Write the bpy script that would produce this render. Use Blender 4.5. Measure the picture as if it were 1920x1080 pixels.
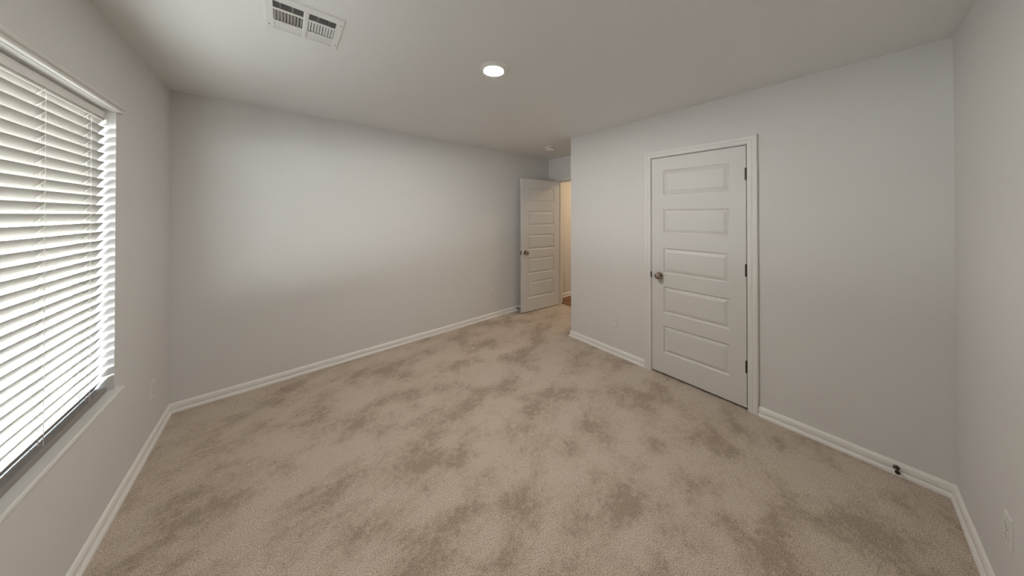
import bpy, bmesh, math, random
from mathutils import Vector, Matrix
random.seed(7)
for o in list(bpy.data.objects):
    bpy.data.objects.remove(o)
S = bpy.context.scene
COL = S.collection
PI = math.pi
R = math.radians

# ---------------------------------------------------------------- camera
cam_d = bpy.data.cameras.new('camera')
cam = bpy.data.objects.new('camera', cam_d)
COL.objects.link(cam)
cam.location = (0, 0, 1.499)
cam.rotation_euler = (R(90.28), 0, R(-39.826))
cam_d.sensor_width = 36
cam_d.lens = 514.35 / 1920 * 36
cam_d.shift_y = (399.3 - 540) / 1920
cam_d.clip_start = 0.02
S.camera = cam

# ---------------------------------------------------------------- view / render
S.view_settings.view_transform = 'Standard'
S.view_settings.look = 'None'
S.view_settings.gamma = 1
S.view_settings.use_curve_mapping = False
S.view_settings.exposure = 0.29
cy = S.cycles
cy.max_bounces = 14
cy.diffuse_bounces = 10
cy.glossy_bounces = 4
cy.transparent_max_bounces = 12
cy.use_denoising = True
cy.sample_clamp_indirect = 6
cy.caustics_reflective = False
cy.caustics_refractive = False

# ---------------------------------------------------------------- daylight outside: pale sky above, lit ground below
SKY = 190.0
w = bpy.data.worlds.new('daylight')
S.world = w
w.use_nodes = True
nt = w.node_tree
nt.nodes.clear()
tc = nt.nodes.new('ShaderNodeTexCoord')
sep = nt.nodes.new('ShaderNodeSeparateXYZ')
mr = nt.nodes.new('ShaderNodeMapRange')
mr.inputs[1].default_value = -1
mr.inputs[2].default_value = 1
cr = nt.nodes.new('ShaderNodeValToRGB')
# (position 0 = straight down, 0.5 = horizon, 1 = zenith): a bright horizon band, added to balance the room light through the blinds, dimmer ground close by and dimmer zenith
cr.color_ramp.elements[0].position = 0.0
cr.color_ramp.elements[0].color = (0.024, 0.024, 0.023, 1)
cr.color_ramp.elements[1].position = 1.0
cr.color_ramp.elements[1].color = (0.04, 0.055, 0.08, 1)
for p_, c_ in ((0.12, (0.022, 0.022, 0.021)), (0.2, (0.006, 0.0063, 0.007)), (0.33, (0.012, 0.0125, 0.0135)), (0.40, (0.16, 0.167, 0.175)), (0.47, (0.98, 1.0, 1.01)), (0.54, (1.13, 1.16, 1.19)), (0.64, (0.09, 0.115, 0.15))):
    e = cr.color_ramp.elements.new(p_)
    e.color = (*c_, 1)
bg = nt.nodes.new('ShaderNodeBackground')
bg.inputs[1].default_value = SKY
wo = nt.nodes.new('ShaderNodeOutputWorld')
nt.links.new(tc.outputs['Generated'], sep.inputs[0])
nt.links.new(sep.outputs[2], mr.inputs[0])
nt.links.new(mr.outputs[0], cr.inputs[0])
nt.links.new(cr.outputs[0], bg.inputs[0])
nt.links.new(bg.outputs[0], wo.inputs[0])

# ---------------------------------------------------------------- room dimensions (metres; camera stands at x=0, y=0)
XL, YB, XC, YR, H = -0.656, 3.242, 2.729, -0.385, 2.44
XD = 3.53            # entry wall at the end of the alcove
YC = 2.135           # outside corner of the closet block
WT = 0.115           # partition thickness
WY0, WY1, WZ0, WZ1 = 0.50, 2.365, 0.61, 2.02     # window opening
CY0, CY1, DH = 0.466, 1.168, 2.03                # closet door leaf
EY0, EY1 = 2.266, 3.030                          # entry door opening

# portal in the window opening: it adds no light, it only helps the renderer find the sky
pl = bpy.data.lights.new('window_portal', 'AREA')
pl.shape = 'RECTANGLE'
pl.size = WZ1 - WZ0
pl.size_y = WY1 - WY0
pl.cycles.is_portal = True
po = bpy.data.objects.new('window_portal', pl)
COL.objects.link(po)
po.location = (XL - 0.152, (WY0 + WY1) / 2, (WZ0 + WZ1) / 2)
po.rotation_euler = (0, R(-90), 0)

# ---------------------------------------------------------------- materials
def mat(name, col, rough=0.5, metal=0.0, spec=0.5):
    m = bpy.data.materials.new(name)
    m.use_nodes = True
    b = m.node_tree.nodes['Principled BSDF']
    b.inputs['Base Color'].default_value = (*col, 1)
    b.inputs['Roughness'].default_value = rough
    b.inputs['Metallic'].default_value = metal
    b.inputs['Specular IOR Level'].default_value = spec
    return m

def bumped(m, scale, strength, dist, detail=3, rough=0.55):
    t = m.node_tree
    b = t.nodes['Principled BSDF']
    c = t.nodes.new('ShaderNodeTexCoord')
    n = t.nodes.new('ShaderNodeTexNoise')
    n.inputs['Scale'].default_value = scale
    n.inputs['Detail'].default_value = detail
    n.inputs['Roughness'].default_value = rough
    bp = t.nodes.new('ShaderNodeBump')
    bp.inputs['Strength'].default_value = strength
    bp.inputs['Distance'].default_value = dist
    t.links.new(c.outputs['Object'], n.inputs['Vector'])
    t.links.new(n.outputs[0], bp.inputs['Height'])
    t.links.new(bp.outputs[0], b.inputs['Normal'])
    return m

M_WALL = bumped(mat('wall_paint', (0.665, 0.657, 0.643), 0.75, spec=0.3), 160, 0.12, 0.002)
M_CEIL = bumped(mat('ceiling_paint', (0.74, 0.74, 0.735), 0.85, spec=0.2), 140, 0.15, 0.002)
M_TRIM = mat('white_trim_paint', (0.70, 0.692, 0.672), 0.42)
M_BASE = mat('white_baseboard_paint', (0.80, 0.79, 0.77), 0.4)
M_OUTLET = mat('pale_outlet_plastic', (0.68, 0.67, 0.645), 0.4)
M_VAL = mat('white_valance', (0.78, 0.775, 0.755), 0.5)
M_DOOR = bumped(mat('white_door_paint', (0.64, 0.632, 0.614), 0.45), 90, 0.04, 0.001)
M_PLASTIC = mat('white_plastic', (0.80, 0.79, 0.765), 0.35)
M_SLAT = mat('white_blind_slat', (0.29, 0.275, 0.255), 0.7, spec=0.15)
M_CORD = mat('white_blind_cord', (0.80, 0.78, 0.74), 0.8)
M_VINYL = mat('white_window_vinyl', (0.80, 0.80, 0.79), 0.4)
M_NICKEL = mat('antique_nickel', (0.36, 0.31, 0.26), 0.24, 1.0)
M_BRONZE = mat('dark_bronze', (0.11, 0.085, 0.07), 0.38, 1.0)
M_DARK = mat('dark_slot', (0.02, 0.02, 0.02), 0.7)
M_DUCT = mat('grey_sheet_metal', (0.20, 0.205, 0.21), 0.5, 0.3)
M_BOOT = mat('dark_duct_lining', (0.035, 0.037, 0.04), 0.8)
M_VENT = mat('white_enamel', (0.72, 0.72, 0.71), 0.4)
M_RUBBER = mat('black_rubber', (0.03, 0.028, 0.026), 0.7)

def emis(name, col, s):
    m = bpy.data.materials.new(name)
    m.use_nodes = True
    t = m.node_tree
    t.nodes.clear()
    e = t.nodes.new('ShaderNodeEmission')
    e.inputs[0].default_value = (*col, 1)
    e.inputs[1].default_value = s
    o = t.nodes.new('ShaderNodeOutputMaterial')
    t.links.new(e.outputs[0], o.inputs[0])
    return m
M_LAMP = emis('lamp_glow', (1.0, 0.95, 0.885), 570)
M_HALL = emis('hall_lamp_glow', (1.0, 0.74, 0.46), 520)

def glass():
    m = bpy.data.materials.new('window_glass')
    m.use_nodes = True
    t = m.node_tree
    t.nodes.clear()
    tr = t.nodes.new('ShaderNodeBsdfTransparent')
    tr.inputs[0].default_value = (0.95, 0.97, 0.96, 1)
    gl = t.nodes.new('ShaderNodeBsdfGlossy')
    gl.inputs['Roughness'].default_value = 0.02
    ge = t.nodes.new('ShaderNodeNewGeometry')
    dt = t.nodes.new('ShaderNodeVectorMath')
    dt.operation = 'DOT_PRODUCT'
    t.links.new(ge.outputs['Incoming'], dt.inputs[0])
    t.links.new(ge.outputs['Normal'], dt.inputs[1])
    prev = dt.outputs['Value']
    for op, v in (('ABSOLUTE', None), ('SUBTRACT', 1.0), ('POWER', 5.0), ('MULTIPLY_ADD', 0.92)):
        k = t.nodes.new('ShaderNodeMath')
        k.operation = op
        if op == 'SUBTRACT':
            k.inputs[0].default_value = v
            t.links.new(prev, k.inputs[1])
        else:
            t.links.new(prev, k.inputs[0])
            if v is not None:
                k.inputs[1].default_value = v
        if op == 'MULTIPLY_ADD':
            k.inputs[2].default_value = 0.04
        prev = k.outputs[0]
    mx = t.nodes.new('ShaderNodeMixShader')
    o = t.nodes.new('ShaderNodeOutputMaterial')
    t.links.new(prev, mx.inputs[0])
    t.links.new(tr.outputs[0], mx.inputs[1])
    t.links.new(gl.outputs[0], mx.inputs[2])
    t.links.new(mx.outputs[0], o.inputs[0])
    return m
M_GLASS = glass()

def carpet():
    m = bpy.data.materials.new('beige_carpet')
    m.use_nodes = True
    t = m.node_tree
    b = t.nodes['Principled BSDF']
    b.inputs['Roughness'].default_value = 0.95
    b.inputs['Specular IOR Level'].default_value = 0.1
    b.inputs['Sheen Weight'].default_value = 0.25
    b.inputs['Sheen Roughness'].default_value = 0.5
    N = lambda k: t.nodes.new(k)
    c = N('ShaderNodeTexCoord')
    # brushed patches of pile: broad blotches, their edges broken up by a finer noise
    mp = N('ShaderNodeMapping')
    mp.inputs['Rotation'].default_value = (0, 0, R(-40))
    mp.inputs['Scale'].default_value = (1.0, 1.3, 1)
    t.links.new(c.outputs['Object'], mp.inputs[0])
    n1 = N('ShaderNodeTexNoise')
    n1.inputs['Scale'].default_value = 2.9
    n1.inputs['Detail'].default_value = 4
    n1.inputs['Roughness'].default_value = 0.6
    t.links.new(mp.outputs[0], n1.inputs[0])
    n3 = N('ShaderNodeTexNoise')
    n3.inputs['Scale'].default_value = 34
    n3.inputs['Detail'].default_value = 4
    n3.inputs['Roughness'].default_value = 0.7
    t.links.new(c.outputs['Object'], n3.inputs[0])
    ad = N('ShaderNodeMath')
    ad.operation = 'MULTIPLY_ADD'
    ad.inputs[1].default_value = 0.42
    t.links.new(n3.outputs[0], ad.inputs[0])
    t.links.new(n1.outputs[0], ad.inputs[2])
    r1 = N('ShaderNodeValToRGB')
    r1.color_ramp.elements[0].position = 0.575
    r1.color_ramp.elements[0].color = (0.392, 0.312, 0.243, 1)
    r1.color_ramp.elements[1].position = 0.79
    r1.color_ramp.elements[1].color = (0.598, 0.508, 0.422, 1)
    e_ = r1.color_ramp.elements.new(0.685)
    e_.color = (0.520, 0.432, 0.350, 1)
    t.links.new(ad.outputs[0], r1.inputs[0])
    # tufts
    n2 = N('ShaderNodeTexNoise')
    n2.inputs['Scale'].default_value = 210
    n2.inputs['Detail'].default_value = 3
    n2.inputs['Roughness'].default_value = 0.65
    t.links.new(c.outputs['Object'], n2.inputs[0])
    r2 = N('ShaderNodeValToRGB')
    r2.color_ramp.elements[0].position = 0.32
    r2.color_ramp.elements[0].color = (0.40, 0.375, 0.35, 1)
    r2.color_ramp.elements[1].position = 0.64
    r2.color_ramp.elements[1].color = (1.30, 1.30, 1.30, 1)
    t.links.new(n2.outputs[0], r2.inputs[0])
    mx = N('ShaderNodeMix')
    mx.data_type = 'RGBA'
    mx.blend_type = 'MULTIPLY'
    mx.inputs[0].default_value = 1
    t.links.new(r1.outputs[0], mx.inputs[6])
    t.links.new(r2.outputs[0], mx.inputs[7])
    t.links.new(mx.outputs[2], b.inputs['Base Color'])
    bp = N('ShaderNodeBump')
    bp.inputs['Strength'].default_value = 0.7
    bp.inputs['Distance'].default_value = 0.006
    t.links.new(n2.outputs[0], bp.inputs['Height'])
    bp2 = N('ShaderNodeBump')
    bp2.inputs['Strength'].default_value = 0.25
    bp2.inputs['Distance'].default_value = 0.02
    t.links.new(n1.outputs[0], bp2.inputs['Height'])
    t.links.new(bp.outputs[0], bp2.inputs['Normal'])
    t.links.new(bp2.outputs[0], b.inputs['Normal'])
    return m
M_CARPET = carpet()

def wood():
    m = mat('brown_wood_floor', (0.16, 0.06, 0.022), 0.35)
    t = m.node_tree
    b = t.nodes['Principled BSDF']
    c = t.nodes.new('ShaderNodeTexCoord')
    mp = t.nodes.new('ShaderNodeMapping')
    mp.inputs['Scale'].default_value = (14, 1.2, 1)
    n = t.nodes.new('ShaderNodeTexNoise')
    n.inputs['Scale'].default_value = 5
    r = t.nodes.new('ShaderNodeValToRGB')
    r.color_ramp.elements[0].color = (0.10, 0.035, 0.012, 1)
    r.color_ramp.elements[1].color = (0.25, 0.10, 0.04, 1)
    t.links.new(c.outputs['Object'], mp.inputs[0])
    t.links.new(mp.outputs[0], n.inputs[0])
    t.links.new(n.outputs[0], r.inputs[0])
    t.links.new(r.outputs[0], b.inputs['Base Color'])
    return m
M_WOOD = wood()

# ---------------------------------------------------------------- mesh helpers
def box(bm, a, b, bev=0.0, M=None):
    lo = [min(p, q) for p, q in zip(a, b)]
    hi = [max(p, q) for p, q in zip(a, b)]
    r = bmesh.ops.create_cube(bm, size=1)
    vs = r['verts']
    for v in vs:
        v.co = Vector([lo[i] + (v.co[i] + 0.5) * (hi[i] - lo[i]) for i in range(3)])
    if bev:
        es = list({e for v in vs for e in v.link_edges})
        q = bmesh.ops.bevel(bm, geom=es, offset=bev, segments=2, affect='EDGES', profile=0.5)
        vs = list({v for v in vs if v.is_valid} | {v for v in q['verts'] if v.is_valid})
    if M is not None:
        for v in vs:
            v.co = M @ v.co
    return vs

def lathe(bm, prof, seg=32, M=None):
    """prof: (radius, height) from bottom to top, around local z; radius 0 closes it"""
    rings = []
    for r, z in prof:
        if r < 1e-6:
            rings.append([bm.verts.new((0, 0, z))])
        else:
            rings.append([bm.verts.new((r * math.cos(2 * PI * k / seg), r * math.sin(2 * PI * k / seg), z)) for k in range(seg)])
    for a, b in zip(rings, rings[1:]):
        for k in range(seg):
            j = (k + 1) % seg
            if len(a) == 1 and len(b) == 1:
                continue
            if len(a) == 1:
                bm.faces.new((a[0], b[k], b[j]))
            elif len(b) == 1:
                bm.faces.new((a[k], a[j], b[0]))
            else:
                bm.faces.new((a[k], a[j], b[j], b[k]))
    vs = [v for q in rings for v in q]
    if M is not None:
        for v in vs:
            v.co = M @ v.co
    return vs

def skin(bm, loops, closed=True, caps=True):
    vl = [[bm.verts.new(p) for p in q] for q in loops]
    n = len(vl[0])
    for a, b in zip(vl, vl[1:]):
        for k in range(n if closed else n - 1):
            j = (k + 1) % n
            bm.faces.new((a[k], a[j], b[j], b[k]))
    if caps:
        bm.faces.new(vl[0])
        bm.faces.new(vl[-1][::-1])

def run(bm, prof, p0, p1, n, m0=0, m1=0):
    """a moulding along p0->p1: prof = (out, up); m = -1 inside mitre, +1 outside mitre, 0 square"""
    p0, p1, n = Vector(p0), Vector(p1), Vector(n)
    d = (p1 - p0).normalized()
    la = [p0 + n * u + Vector((0, 0, v)) - d * (u * m0) for u, v in prof]
    lb = [p1 + n * u + Vector((0, 0, v)) + d * (u * m1) for u, v in prof]
    skin(bm, [la, lb])

def obj(name, bm, m, parent=None, smooth=False, sharp=35):
    bmesh.ops.recalc_face_normals(bm, faces=bm.faces[:])
    me = bpy.data.meshes.new(name)
    if smooth:
        for f in bm.faces:
            f.smooth = True
        for e in bm.edges:
            if len(e.link_faces) == 2 and e.calc_face_angle(0) > R(sharp):
                e.smooth = False
    bm.to_mesh(me)
    bm.free()
    for q in (m if isinstance(m, (list, tuple)) else [m]):
        me.materials.append(q)
    o = bpy.data.objects.new(name, me)
    COL.objects.link(o)
    if parent is not None:
        o.parent = parent
    return o

def tag(o, label, cat, group=None, kind=None):
    o['label'] = label
    o['category'] = cat
    if group:
        o['group'] = group
    if kind:
        o['kind'] = kind
    return o

def struct(o, label, cat):
    return tag(o, label, cat, kind='structure')

def thing(name, label, cat, loc, rot=(0, 0, 0), group=None, kind=None):
    o = bpy.data.objects.new(name, None)
    o.empty_display_size = 0.05
    COL.objects.link(o)
    o.location = loc
    o.rotation_euler = rot
    return tag(o, label, cat, group, kind)

NB = bmesh.new

# ---------------------------------------------------------------- room shell
bm = NB()
box(bm, (XL - 0.15, YR - WT, -0.05), (XD + 0.06, YB + WT, 0))
struct(obj('floor', bm, M_CARPET), 'beige carpet with brushed darker patches covering the bedroom floor', 'floor')

bm = NB()
box(bm, (XD + 0.06, YR - WT, -0.05), (5.6, YB + WT, 0.0))
struct(obj('floor_hall', bm, M_WOOD), 'brown wood floor glimpsed beyond the open door', 'floor')

bm = NB()
VX, VY = 0.081, 1.684              # duct opening behind the ceiling vent
va, vb, vc, vd = VX - 0.126, VX + 0.126, VY - 0.128, VY + 0.128
for a_, b_ in (((XL - 0.15, YR - WT), (5.6, vc)), ((XL - 0.15, vd), (5.6, YB + WT)), ((XL - 0.15, vc), (va, vd)), ((vb, vc), (5.6, vd))):
    box(bm, (*a_, H), (*b_, H + 0.22))
box(bm, (va - 0.05, vc - 0.05, H + 0.20), (vb + 0.05, vd + 0.05, H + 0.22))
struct(obj('ceiling', bm, M_CEIL), 'plain pale ceiling with one round lamp and a square vent', 'ceiling')

bm = NB()
x0, x1 = XL - 0.15, XL
box(bm, (x0, YR - WT, 0), (x1, WY0, H))
box(bm, (x0, WY1, 0), (x1, YB + WT, H))
box(bm, (x0, WY0, 0), (x1, WY1, WZ0 - 0.02))
box(bm, (x0, WY0, WZ1), (x1, WY1, H))
struct(obj('wall_left', bm, M_WALL), 'pale wall around the window with blinds', 'wall')

bm = NB()
box(bm, (XL, YB, 0), (5.6, YB + WT, H))
struct(obj('wall_back', bm, M_WALL), 'long blank pale wall between window wall and open door', 'wall')

bm = NB()
g = 0.0169
box(bm, (XC, YR, 0), (XC + WT, CY0 - g, H))
box(bm, (XC, CY1 + g, 0), (XC + WT, YC, H))
box(bm, (XC, CY0 - g, DH + g), (XC + WT, CY1 + g, H))
box(bm, (XC + WT, YC - WT, 0), (XD, YC, H))
struct(obj('wall_right', bm, M_WALL), 'pale wall holding the closed panel door', 'wall')

bm = NB()
box(bm, (XL, YR - WT, 0), (5.6, YR, H))
struct(obj('wall_front', bm, M_WALL), 'pale wall cut by the right edge of the photo', 'wall')

bm = NB()
box(bm, (XD, YR, 0), (XD + WT, EY0 - g, H))
box(bm, (XD, EY1 + g, 0), (XD + WT, YB, H))
box(bm, (XD, EY0 - g, DH + 0.015 + g), (XD + WT, EY1 + g, H))
struct(obj('wall_entry', bm, M_WALL), 'small shaded wall above the open door at the far end', 'wall')

bm = NB()
box(bm, (XD + WT, 3.212, 0), (5.5, YB, H))
box(bm, (5.48, 1.4, 0), (5.6, YB, H))
box(bm, (XD + WT, 1.3, 0), (5.6, 1.42, H))
struct(obj('wall_hall', bm, M_WALL), 'warmly lit hallway wall seen through the open doorway', 'wall')

# baseboards -----------------------------------------------------
BASE = [(0, 0), (0.021, 0), (0.0215, 0.010), (0.019, 0.018), (0.0155, 0.0235), (0.0100, 0.0255), (0.0060, 0.0262), (0.0060, 0.0298), (0.0118, 0.0305), (0.0125, 0.0320), (0.0125, 0.054), (0.011, 0.058),
        (0.0105, 0.061), (0.0075, 0.067), (0.0035, 0.071), (0, 0.072)]
def baseboard(name, label, runs):
    bm = NB()
    for a in runs:
        run(bm, BASE, *a)
    return struct(obj(name, bm, M_BASE), label, 'baseboard')
CAS = 0.062          # casing width
RV = 0.006           # reveal
baseboard('baseboard_left', 'white baseboard under the window', [((XL, YR, 0), (XL, YB, 0), (1, 0, 0), -1, -1)])
baseboard('baseboard_back', 'long white baseboard along the blank back wall', [((XL, YB, 0), (XD, YB, 0), (0, -1, 0), -1, -1)])
cs1, cs0 = CY1 + RV + CAS, CY0 - RV - CAS
baseboard('baseboard_right', 'white baseboard broken by the closed panel door', [
    ((XC, YR, 0), (XC, cs0, 0), (-1, 0, 0), -1, 0),
    ((XC, cs1, 0), (XC, YC, 0), (-1, 0, 0), 0, 1),
    ((XC, YC, 0), (XD, YC, 0), (0, 1, 0), 1, -1)])
baseboard('baseboard_front', 'white baseboard running out at the lower right corner', [((XL, YR, 0), (XC, YR, 0), (0, 1, 0), -1, -1)])
baseboard('baseboard_hall', 'white baseboard in the hallway beyond the open door', [((XD + WT, 3.212, 0), (5.48, 3.212, 0), (0, -1, 0), 0, 0)])

# door casings ------------------------------------------------------
CPROF = [(0.0, 0.0), (0.0, 0.009), (0.004, 0.0115), (0.018, 0.0125), (0.026, 0.0145), (0.032, 0.0125), (0.038, 0.0145), (0.048, 0.0175),
         (0.057, 0.018), (0.062, 0.015), (0.062, 0.0)]
def casing(bm, ax, ya, yb, ztop, out):
    """mitred casing on plane x=ax round an opening ya..yb up to ztop, thickness towards out (+1/-1 in x)"""
    st = []
    for (y, z, dy, dz) in ((ya, 0, -1, 0), (ya, ztop, -1, 1), (yb, ztop, 1, 1), (yb, 0, 1, 0)):
        st.append([Vector((ax + out * t, y + dy * u, z + dz * u)) for u, t in CPROF])
    skin(bm, st)

def frame(name, label, ax, depth, ya, yb, ztop, stop_off):
    """jamb boards + stop + casing on both faces"""
    bm = NB()
    t = 0.012
    g0 = 0.0048
    casing(bm, ax, ya - RV, yb + RV, ztop + RV + 0.002, -1)
    casing(bm, ax + depth, ya - RV, yb + RV, ztop + RV, 1)
    box(bm, (ax, ya - g0 - t, 0), (ax + depth, ya - g0, ztop + 0.005))
    box(bm, (ax, yb + 0.003, 0), (ax + depth, yb + 0.003 + t, ztop + 0.005))
    box(bm, (ax, ya - g0 - t, ztop + 0.005), (ax + depth, yb + 0.003 + t, ztop + 0.005 + t))
    s0, s1 = ax + stop_off, ax + stop_off + 0.032
    box(bm, (s0, ya - 0.003, 0), (s1, ya + 0.009, ztop - 0.009))
    box(bm, (s0, yb - 0.009, 0), (s1, yb + 0.003, ztop - 0.009))
    box(bm, (s0, ya - 0.003, ztop - 0.009), (s1, yb + 0.003, ztop + 0.003))
    return struct(obj(name, bm, M_TRIM), label, 'door frame')
frame('trim_1', 'white moulded casing around the closed panel door', XC, WT, CY0, CY1, DH, 0.042)
frame('trim_2', 'white casing of the open doorway in the far corner', XD, WT, EY0, EY1, DH + 0.015, 0.042)

# doors ---------------------------------------------------------------
PAN_T = [1.908, 1.545, 1.185, 0.826, 0.463]
PAN_B = [1.684, 1.320, 0.950, 0.581, 0.212]
def leaf(name, W, z0, z1, t, inset, hand):
    """five raised panels each face; local x 0..W*hand from the hinge, front face at y=0 looking to -y, back at y=t"""
    bm = NB()
    xs = [0, inset, W - inset, W]
    zs = [z0] + sorted(PAN_T + PAN_B) + [z1]
    loops = [(0, 0), (0.004, 0.006), (0.009, 0.0095), (0.013, 0.0105), (0.035, 0.002), (0.038, 0.001)]
    for y, sgn in ((0, 1), (t, -1)):
        for i in range(3):
            for j in range(len(zs) - 1):
                xa, xb, za, zb = xs[i], xs[i + 1], zs[j], zs[j + 1]
                if i == 1 and j % 2 == 1:
                    prev = None
                    for off, dep in loops:
                        q = [bm.verts.new((px, y + sgn * dep, pz)) for px, pz in
                             ((xa + off, za + off), (xb - off, za + off), (xb - off, zb - off), (xa + off, zb - off))]
                        if prev:
                            for k in range(4):
                                bm.faces.new((prev[k], prev[(k + 1) % 4], q[(k + 1) % 4], q[k]))
                        prev = q
                    bm.faces.new(prev)
                else:
                    bm.faces.new([bm.verts.new((px, y, pz)) for px, pz in ((xa, za), (xb, za), (xb, zb), (xa, zb))])
    for a, b in (((0, z0), (W, z0)), ((W, z0), (W, z1)), ((W, z1), (0, z1)), ((0, z1), (0, z0))):
        bm.faces.new([bm.verts.new(p) for p in ((a[0], 0, a[1]), (b[0], 0, b[1]), (b[0], t, b[1]), (a[0], t, a[1]))])
    bmesh.ops.remove_doubles(bm, verts=bm.verts[:], dist=1e-5)
    for v in bm.verts:
        v.co.x *= hand
    return obj(name, bm, M_DOOR)

def knob(parent, x, z, t, both=True):
    for y, sg in (((0, -1), (t, 1)) if both else ((0, -1),)):
        Mx = Matrix.Translation((x, y, z)) @ Matrix.Rotation(R(90) * (1 if sg < 0 else -1), 4, 'X')
        bm = NB()
        lathe(bm, [(0, 0.028), (0.011, 0.028), (0.0125, 0.031), (0.019, 0.034), (0.0255, 0.040), (0.0275, 0.047), (0.0265, 0.054), (0.022, 0.060),
                   (0.014, 0.063), (0, 0.064)], 32, Mx)
        k = obj('door_knob', bm, M_NICKEL, parent, True, 50)
        bm = NB()
        lathe(bm, [(0, 0), (0.032, 0), (0.032, 0.004), (0.029, 0.008), (0.020, 0.010), (0.012, 0.012), (0.0105, 0.020), (0.0105, 0.030), (0, 0.030)], 32, Mx)
        obj('rosette', bm, M_NICKEL, k, True, 40)

def hinges(parent, spots, t):
    for z in spots:
        bm = NB()
        lathe(bm, [(0, -0.048), (0.003, -0.048), (0.0045, -0.045), (0.0062, -0.0445), (0.0062, 0.0445), (0.0045, 0.045), (0.003, 0.048), (0, 0.048)], 14,
              Matrix.Translation((-0.0015, -0.0055, z)))
        box(bm, (-0.0008, -0.004, z - 0.0445), (0.0, t * 0.8, z + 0.0445))
        box(bm, (-0.0030, -0.004, z - 0.0445), (-0.0022, t * 0.8, z + 0.0445))
        obj('hinge', bm, M_BRONZE, parent, True, 40)

# closet door: shut in wall_right, hinged at CY0
DW = CY1 - CY0
d1 = leaf('door_1', DW, 0.018, DH - 0.0015, 0.035, 0.104, -1)
d1.location = (XC, CY0, 0)
d1.rotation_euler = (0, 0, R(-90))
struct(d1, 'closed white five-panel door with nickel knob in the right wall', 'door')
knob(d1, -(DW - 0.071), 0.922, 0.035)
hinges(d1, (1.810, 1.069, 0.332), 0.035)
bm = NB()
box(bm, (XC - 0.010, CY1 + 0.0005, 0.893), (XC + 0.02, CY1 + 0.0035, 0.953), 0.0006)
box(bm, (XC - 0.0115, CY1 + 0.001, 0.899), (XC - 0.0085, CY1 + 0.009, 0.947), 0.0006)
obj('strike_plate', bm, M_BRONZE, bpy.data.objects['trim_1'])

# entry door: swung open into the room until it nearly meets the back wall
EW = EY1 - EY0
d2 = leaf('door_2', EW, 0.012, DH + 0.012, 0.035, 0.118, 1)
d2.location = (XD - 0.004, EY1 - 0.002, 0)
d2.rotation_euler = (0, 0, R(-90 - 96.9))
struct(d2, 'open white five-panel door swung back near the far corner', 'door')
knob(d2, EW - 0.068, 0.915, 0.035)
hinges(d2, (1.815, 1.07, 0.33), 0.0)
bm = NB()
box(bm, (EW, 0.005, 0.885), (EW + 0.0015, 0.030, 0.945), 0.0005)
box(bm, (EW, 0.010, 0.903), (EW + 0.010, 0.024, 0.924), 0.002)
obj('latch_plate', bm, M_BRONZE, d2)

# ---------------------------------------------------------------- window
RECESS = 0.105
xf0, xf1 = XL - 0.148, XL - RECESS
bm = NB()
fw = 0.045
box(bm, (xf0, WY0, WZ0), (xf1, WY0 + fw, WZ1), 0.003)
box(bm, (xf0, WY1 - fw, WZ0), (xf1, WY1, WZ1), 0.003)
box(bm, (xf0, WY0 + fw, WZ0), (xf1, WY1 - fw, WZ0 + fw), 0.003)
box(bm, (xf0, WY0 + fw, WZ1 - fw), (xf1, WY1 - fw, WZ1), 0.003)
win = struct(obj('window_1', bm, M_VINYL), 'wide window in the left wall behind white blinds', 'window')
bm = NB()
ym = (WY0 + WY1) / 2
box(bm, (xf0 + 0.002, ym - 0.03, WZ0 + fw), (xf1 - 0.002, ym + 0.03, WZ1 - fw), 0.003)
obj('sash_rail', bm, M_VINYL, win)
bm = NB()
box(bm, (xf0 + 0.018, WY0 + fw - 0.01, WZ0 + fw - 0.01), (xf0 + 0.022, WY1 - fw + 0.01, WZ1 - fw + 0.01))
obj('window_pane', bm, M_GLASS, win)
# sill with rounded nose, moulded apron below it, matching head moulding above the opening
HORN = 0.030
def ymould(name, prof, y0, y1, m):
    bm = NB()
    skin(bm, [[Vector((XL + u, y, z)) for u, z in prof] for y in (y0, y1)])
    return obj(name, bm, m, win)
bm = NB()
zs = WZ0
nose = [(-0.0, zs - 0.020), (0.018, zs - 0.020), (0.0235, zs - 0.017), (0.025, zs - 0.010), (0.0235, zs - 0.003), (0.018, zs), (0.0, zs)]
skin(bm, [[Vector((XL + u, y, z)) for u, z in nose] for y in (WY0 - HORN, WY1 + HORN)])
box(bm, (XL - RECESS, WY0, zs - 0.020), (XL, WY1, zs))
obj('window_sill', bm, M_TRIM, win)
ap = [(0, zs - 0.045), (0.006, zs - 0.045), (0.010, zs - 0.041), (0.012, zs - 0.034), (0.0125, zs - 0.028), (0.015, zs - 0.025), (0.015, zs - 0.020), (0, zs - 0.020)]
ymould('apron', ap, WY0 - HORN + 0.006, WY1 + HORN - 0.006, M_TRIM)
zt = WZ1 + 0.002
hd = [(0, zt), (0.014, zt), (0.016, zt + 0.003), (0.016, zt + 0.009), (0.0115, zt + 0.012), (0.0115, zt + 0.015), (0.017, zt + 0.017), (0.021, zt + 0.022),
      (0.022, zt + 0.028), (0.020, zt + 0.031), (0, zt + 0.031)]
ymould('head_moulding', hd, WY0 - HORN - 0.01, WY1 + HORN + 0.01, M_TRIM)

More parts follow.
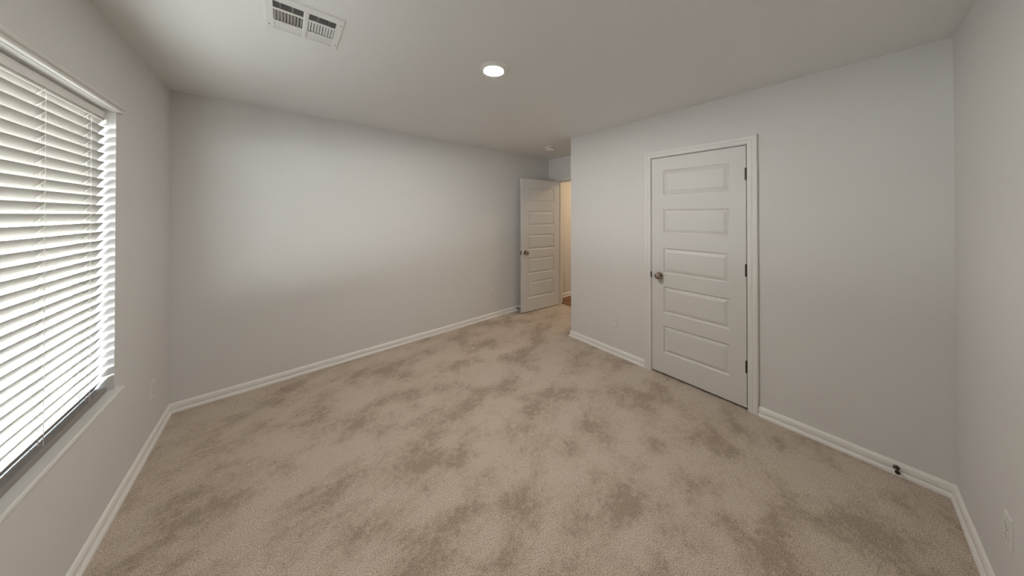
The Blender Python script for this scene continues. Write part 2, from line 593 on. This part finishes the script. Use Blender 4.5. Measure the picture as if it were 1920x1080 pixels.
# ---------------------------------------------------------------- blinds
BY0, BY1 = WY0 + 0.009, WY1 - 0.009
XI = XL - 0.030                       # plane of the slats' inner edges
TILT = R(60)
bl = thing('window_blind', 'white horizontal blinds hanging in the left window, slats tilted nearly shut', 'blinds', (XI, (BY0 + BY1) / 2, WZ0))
def bpart(name, bm, m, smooth=False):
    bmesh.ops.translate(bm, verts=bm.verts[:], vec=-Vector(bl.location))
    return obj(name, bm, m, bl, smooth)
bm = NB()
box(bm, (XI - 0.052, BY0, WZ1 - 0.050), (XI - 0.012, BY1, WZ1 - 0.010), 0.002)
bpart('headrail', bm, M_VINYL)
bm = NB()
vp = [(0.002, -0.056), (0.008, -0.056), (0.0095, -0.052), (0.0095, -0.046), (0.0075, -0.043), (0.0075, -0.017), (0.0095, -0.014), (0.0095, -0.010), (0.008, -0.007), (0.002, -0.007)]
skin(bm, [[Vector((XI - 0.012 + u, y, WZ1 + z)) for u, z in vp] for y in (BY0, BY1)])
bpart('valance', bm, M_VAL)
WS = 0.050
zr = WZ0 + 0.002
ztop_s, zlow_s = WZ1 - 0.066, zr + 0.024 + 0.5 * WS * math.sin(TILT) + 0.002
slat_z = [ztop_s + (zlow_s - ztop_s) * k / 30 for k in range(31)]
XS = XI - 0.5 * WS * math.cos(TILT)
bm = NB()
for zc in slat_z:
    top, bot = [], []
    for k in range(7):
        s = (k / 6 - 0.5) * WS
        crown = 0.0022 * (1 - (2 * k / 6 - 1) ** 2)
        # s along the slat towards the room and up; crown along its upper, outdoor side normal
        px = XS + s * math.cos(TILT) - crown * math.sin(TILT)
        pz = zc + s * math.sin(TILT) + crown * math.cos(TILT)
        h = 0.0014 if 0 < k < 6 else 0.0007
        top.append((px - h * math.sin(TILT), pz + h * math.cos(TILT)))
        bot.append((px + h * math.sin(TILT), pz - h * math.cos(TILT)))
    ring = top + bot[::-1]
    skin(bm, [[Vector((a, y, b)) for a, b in ring] for y in (BY0, BY1)])
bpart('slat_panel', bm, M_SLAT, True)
bm = NB()
box(bm, (XS - 0.024, BY0, zr), (XS + 0.024, BY1, zr + 0.024), 0.003)
bpart('bottom_rail', bm, M_SLAT)
def strand(bm, a, b, r, seg=6):
    a, b = Vector(a), Vector(b)
    d = b - a
    q = d.to_track_quat('Z', 'Y').to_matrix().to_4x4()
    lathe(bm, [(0, 0), (r, 0), (r, d.length), (0, d.length)], seg, Matrix.Translation(a) @ q)
NL = 6
for i in range(NL):
    y = 2.222 + (0.637 - 2.222) * i / (NL - 1)
    bm = NB()
    xa, xb = XI + 0.0025, XI - WS * math.cos(TILT) - 0.004
    strand(bm, (xa, y, zr + 0.022), (xa, y, WZ1 - 0.05), 0.0009)
    strand(bm, (xb, y, zr + 0.022), (xb, y, WZ1 - 0.05), 0.0009)
    strand(bm, (XS + 0.0, y + 0.012, zr + 0.022), (XS + 0.0, y + 0.012, WZ1 - 0.05), 0.0011)
    for zc in slat_z:
        h = WS * 0.5 * math.sin(TILT)
        for dy in (-0.004, 0.004):
            strand(bm, (xb, y + dy, zc - h - 0.002), (xa, y, zc + h - 0.006), 0.0009)
    bpart('ladder_cord', bm, M_CORD)

# ---------------------------------------------------------------- ceiling lamp (disk light)
LX, LY = 1.036, 1.426
lamp = thing('ceiling_lamp', 'round white disk lamp glowing on the ceiling', 'ceiling light', (LX, LY, H))
bm = NB()
lathe(bm, [(0, 0), (0.088, 0), (0.089, -0.003), (0.086, -0.009), (0.072, -0.020), (0.066, -0.023), (0.0635, -0.0225), (0.0635, -0.018), (0, -0.018)], 64)
obj('lamp_trim', bm, M_PLASTIC, lamp, True)
bm = NB()
lathe(bm, [(0, -0.0185), (0.060, -0.0185), (0.060, -0.021), (0.058, -0.0225), (0.03, -0.0238), (0, -0.0242)], 64)
obj('diffuser', bm, M_LAMP, lamp, True)

# ---------------------------------------------------------------- smoke detector
sd = thing('smoke_detector', 'small round white smoke detector on the ceiling near the open door', 'smoke detector', (2.869, 2.611, H))
bm = NB()
lathe(bm, [(0, 0), (0.066, 0), (0.067, -0.004), (0.066, -0.013), (0.063, -0.016), (0, -0.016)], 48)
obj('base_plate', bm, M_PLASTIC, sd, True)
bm = NB()
lathe(bm, [(0, -0.016), (0.054, -0.016), (0.054, -0.021), (0, -0.021)], 48)
for k in range(20):
    a = 2 * PI * k / 20
    box(bm, (-0.002, 0.053, -0.021), (0.002, 0.060, -0.016), 0, Matrix.Rotation(a, 4, 'Z'))
obj('sensor_slot', bm, M_DARK, sd)
bm = NB()
lathe(bm, [(0, -0.021), (0.058, -0.021), (0.059, -0.024), (0.057, -0.034), (0.050, -0.043), (0.036, -0.047), (0.034, -0.0455), (0.014, -0.0455), (0.012, -0.048), (0, -0.048)], 48)
obj('cover', bm, M_PLASTIC, sd, True)

# ---------------------------------------------------------------- ceiling register (3-way, square)
VS = 0.152
vt = thing('ceiling_vent', 'square white metal air vent with angled louvres in the ceiling', 'air vent', (VX, VY, H))
hx0, hx1 = -0.120, 0.117           # opening, relative to the centre
rows = [(-0.104, -0.056), (-0.041, 0.049), (0.060, 0.122)]
cm0, cm1 = -0.011, 0.010
bm = NB()
zf0, zf1 = -0.0085, -0.0065
def plate(a, b):
    box(bm, (a[0], a[1], zf0), (b[0], b[1], zf1))
plate((-VS + 0.006, -VS + 0.006), (hx0, VS - 0.006))
plate((hx1, -VS + 0.006), (VS - 0.006, VS - 0.006))
ed = [-VS + 0.006] + [q for r_ in rows for q in r_] + [VS - 0.006]
for k in range(0, 8, 2):
    plate((hx0, ed[k]), (hx1, ed[k + 1]))
for r0, r1 in rows:
    plate((cm0, r0), (cm1, r1))
box(bm, (cm0 + 0.004, rows[0][0] - 0.004, zf0 - 0.003), (cm1 - 0.004, rows[2][1] + 0.004, zf0 + 0.0005), 0.001)
# turned-down rim
for a in range(4):
    M_ = Matrix.Rotation(a * PI / 2, 4, 'Z')
    q = [bm.verts.new(M_ @ Vector(p)) for p in ((-VS + 0.006, VS - 0.006, zf0), (VS - 0.006, VS - 0.006, zf0), (VS, VS, 0), (-VS, VS, 0))]
    bm.faces.new(q)
obj('face_frame', bm, M_VENT, vt)
def blade(bm, p, ax, L, wd, ang, t=0.0008):
    """a louvre centred at p, length L along ax ('X'/'Y'), width wd, leaning ang from vertical"""
    vs = box(bm, (-L / 2, -t / 2, 0), (L / 2, t / 2, wd))
    M_ = Matrix.Translation(p) @ (Matrix.Rotation(PI / 2, 4, 'Z') if ax == 'Y' else Matrix.Identity(4)) @ Matrix.Rotation(ang, 4, 'X')
    for v in vs:
        v.co = M_ @ v.co
for hx_a, hx_b, side in ((hx0, cm0, -1), (cm1, hx1, 1)):
    L = hx_b - hx_a
    cx = (hx_a + hx_b) / 2
    bm = NB()
    for k in range(5):
        y = rows[0][0] + (rows[0][1] - rows[0][0]) * (k + 0.5) / 5
        blade(bm, (cx, y - 0.005, zf0 + 0.001), 'X', L, 0.013, R(-57))
    for k in range(9):
        x = hx_a + L * (k + 0.5) / 9
        blade(bm, (x + side * 0.004, (rows[1][0] + rows[1][1]) / 2, zf0 + 0.001), 'Y', rows[1][1] - rows[1][0], 0.0125, R(-46 * side))
    for k in range(6):
        y = rows[2][0] + (rows[2][1] - rows[2][0]) * (k + 0.5) / 6
        blade(bm, (cx, y + 0.004, zf0 + 0.001), 'X', L, 0.015, R(56))
    obj('louver_panel', bm, M_VENT, vt)
bm = NB()
for x in (-0.095, -0.050, 0.050, 0.095):
    box(bm, (x - 0.004, -0.124, 0.022), (x + 0.004, 0.124, 0.030))
obj('damper', bm, M_DUCT, vt)
bm = NB()
e_ = 0.1255
for p in (((-e_, -e_, 0), (-e_, e_, 0), (-e_, e_, 0.19), (-e_, -e_, 0.19)), ((e_, -e_, 0), (e_, e_, 0), (e_, e_, 0.19), (e_, -e_, 0.19)),
          ((-e_, -e_, 0), (e_, -e_, 0), (e_, -e_, 0.19), (-e_, -e_, 0.19)), ((-e_, e_, 0), (e_, e_, 0), (e_, e_, 0.19), (-e_, e_, 0.19)),
          ((-e_, -e_, 0.19), (e_, -e_, 0.19), (e_, e_, 0.19), (-e_, e_, 0.19))):
    bm.faces.new([bm.verts.new(q) for q in p])
bmesh.ops.remove_doubles(bm, verts=bm.verts[:], dist=1e-5)
obj('duct_boot', bm, M_BOOT, vt)
for x in (-0.136, 0.136):
    for y in (-0.10, 0.10):
        bm = NB()
        lathe(bm, [(0, 0.001), (0.0035, 0.001), (0.0032, -0.0012), (0.001, -0.0018), (0, -0.001)], 12, Matrix.Translation((x, y, zf0)))
        obj('screw', bm, M_DUCT, vt)

# ---------------------------------------------------------------- outlets
def outlet_parts():
    """built lying in local xz, facing -y, centre at origin"""
    bm = NB()
    W2, H2 = 0.035, 0.057
    a = [(-W2, -H2), (W2, -H2), (W2, H2), (-W2, H2)]
    lo = []
    for ins, y in ((0, 0), (0, -0.003), (0.0015, -0.0045), (0.004, -0.0055)):
        lo.append([Vector((x - math.copysign(ins, x), y, z - math.copysign(ins, z))) for x, z in a])
    skin(bm, lo)
    pl_ = bm
    faces, slots = NB(), NB()
    for dz in (0.0195, -0.0195):
        vs = lathe(faces, [(0, 0), (0.0172, 0), (0.0172, 0.0012), (0.0165, 0.0018), (0, 0.0018)], 32)
        for v in vs:
            v.co = Vector((v.co.x, -0.0052 - v.co.z, max(-0.0142, min(0.0142, v.co.y)) + dz))
        for x, hh in ((-0.0064, 0.0040), (0.0064, 0.0033)):
            box(slots, (x - 0.0011, -0.0073, dz + 0.003 - hh), (x + 0.0011, -0.0066, dz + 0.003 + hh))
        vs = lathe(slots, [(0, 0), (0.0026, 0), (0.0026, 0.0007), (0, 0.0007)], 12)
        for v in vs:
            v.co = Vector((v.co.x, -0.0066 - v.co.z, v.co.y + dz - 0.0085))
    vs = lathe(slots, [(0, 0), (0.0022, 0), (0.0018, 0.0008), (0, 0.0008)], 12)
    for v in vs:
        v.co = Vector((v.co.x, -0.0054 - v.co.z, v.co.y))
    return pl_, faces, slots
O_SPOTS = [
    ((XC, 1.560, 0.350), R(-90), 'white outlet on the right wall beside the closed panel door'),
    ((2.330, YB, 0.350), 0, 'white outlet low on the long blank back wall'),
    ((XL, 2.896, 0.350), R(90), 'white outlet in shade beside the window, low on the window wall'),
    ((2.012, YR, 0.358), R(180), 'white outlet seen at a slant low on the wall at the right edge'),
]
first = None
for loc, rz, lab in O_SPOTS:
    t_ = thing('wall_outlet', lab, 'outlet', loc, (0, 0, rz), 'duplex outlets on the walls')
    if first is None:
        a_, b_, c_ = outlet_parts()
        first = [obj('cover_plate', a_, M_OUTLET, t_), obj('socket_face', b_, M_OUTLET, t_), obj('slot', c_, M_DARK, t_)]
    else:
        for f in first:
            q = f.copy()
            COL.objects.link(q)
            q.parent = t_

# ---------------------------------------------------------------- door stops on the baseboards
def stop(loc, rz, lab, length):
    t_ = thing('door_stop', lab, 'door stop', loc, (0, 0, rz), 'door stops on the baseboards')
    Mx = Matrix.Rotation(R(90), 4, 'X')
    bm = NB()
    lathe(bm, [(0, 0), (0.0125, 0), (0.0125, 0.003), (0.009, 0.006), (0.006, 0.008), (0.0048, 0.012), (0.0045, length - 0.012), (0.0075, length - 0.010),
               (0.009, length - 0.008), (0, length - 0.008)], 20, Mx)
    obj('stop_post', bm, M_BRONZE, t_, True)
    bm = NB()
    lathe(bm, [(0, length - 0.008), (0.0095, length - 0.008), (0.0098, length - 0.002), (0.007, length), (0, length)], 20, Mx)
    obj('bumper', bm, M_RUBBER, t_, True)
stop((XC - 0.0125, -0.199, 0.042), R(-90), 'small dark door stop on the baseboard of the right wall', 0.055)
stop((2.800, YB - 0.0125, 0.042), 0, 'small dark door stop on the baseboard behind the open door', 0.072)

# ---------------------------------------------------------------- hallway ceiling lamp, out of sight, lights the hall wall
hl = thing('hall_lamp', 'warm ceiling lamp in the hallway beyond the open door', 'ceiling light', (4.5, 2.3, H))
bm = NB()
lathe(bm, [(0, 0), (0.088, 0), (0.086, -0.009), (0.066, -0.023), (0, -0.018)], 32)
obj('lamp_trim', bm, M_PLASTIC, hl, True)
bm = NB()
lathe(bm, [(0, -0.019), (0.063, -0.0215), (0.03, -0.0238), (0, -0.0242)], 32)
obj('diffuser', bm, M_HALL, hl, True)
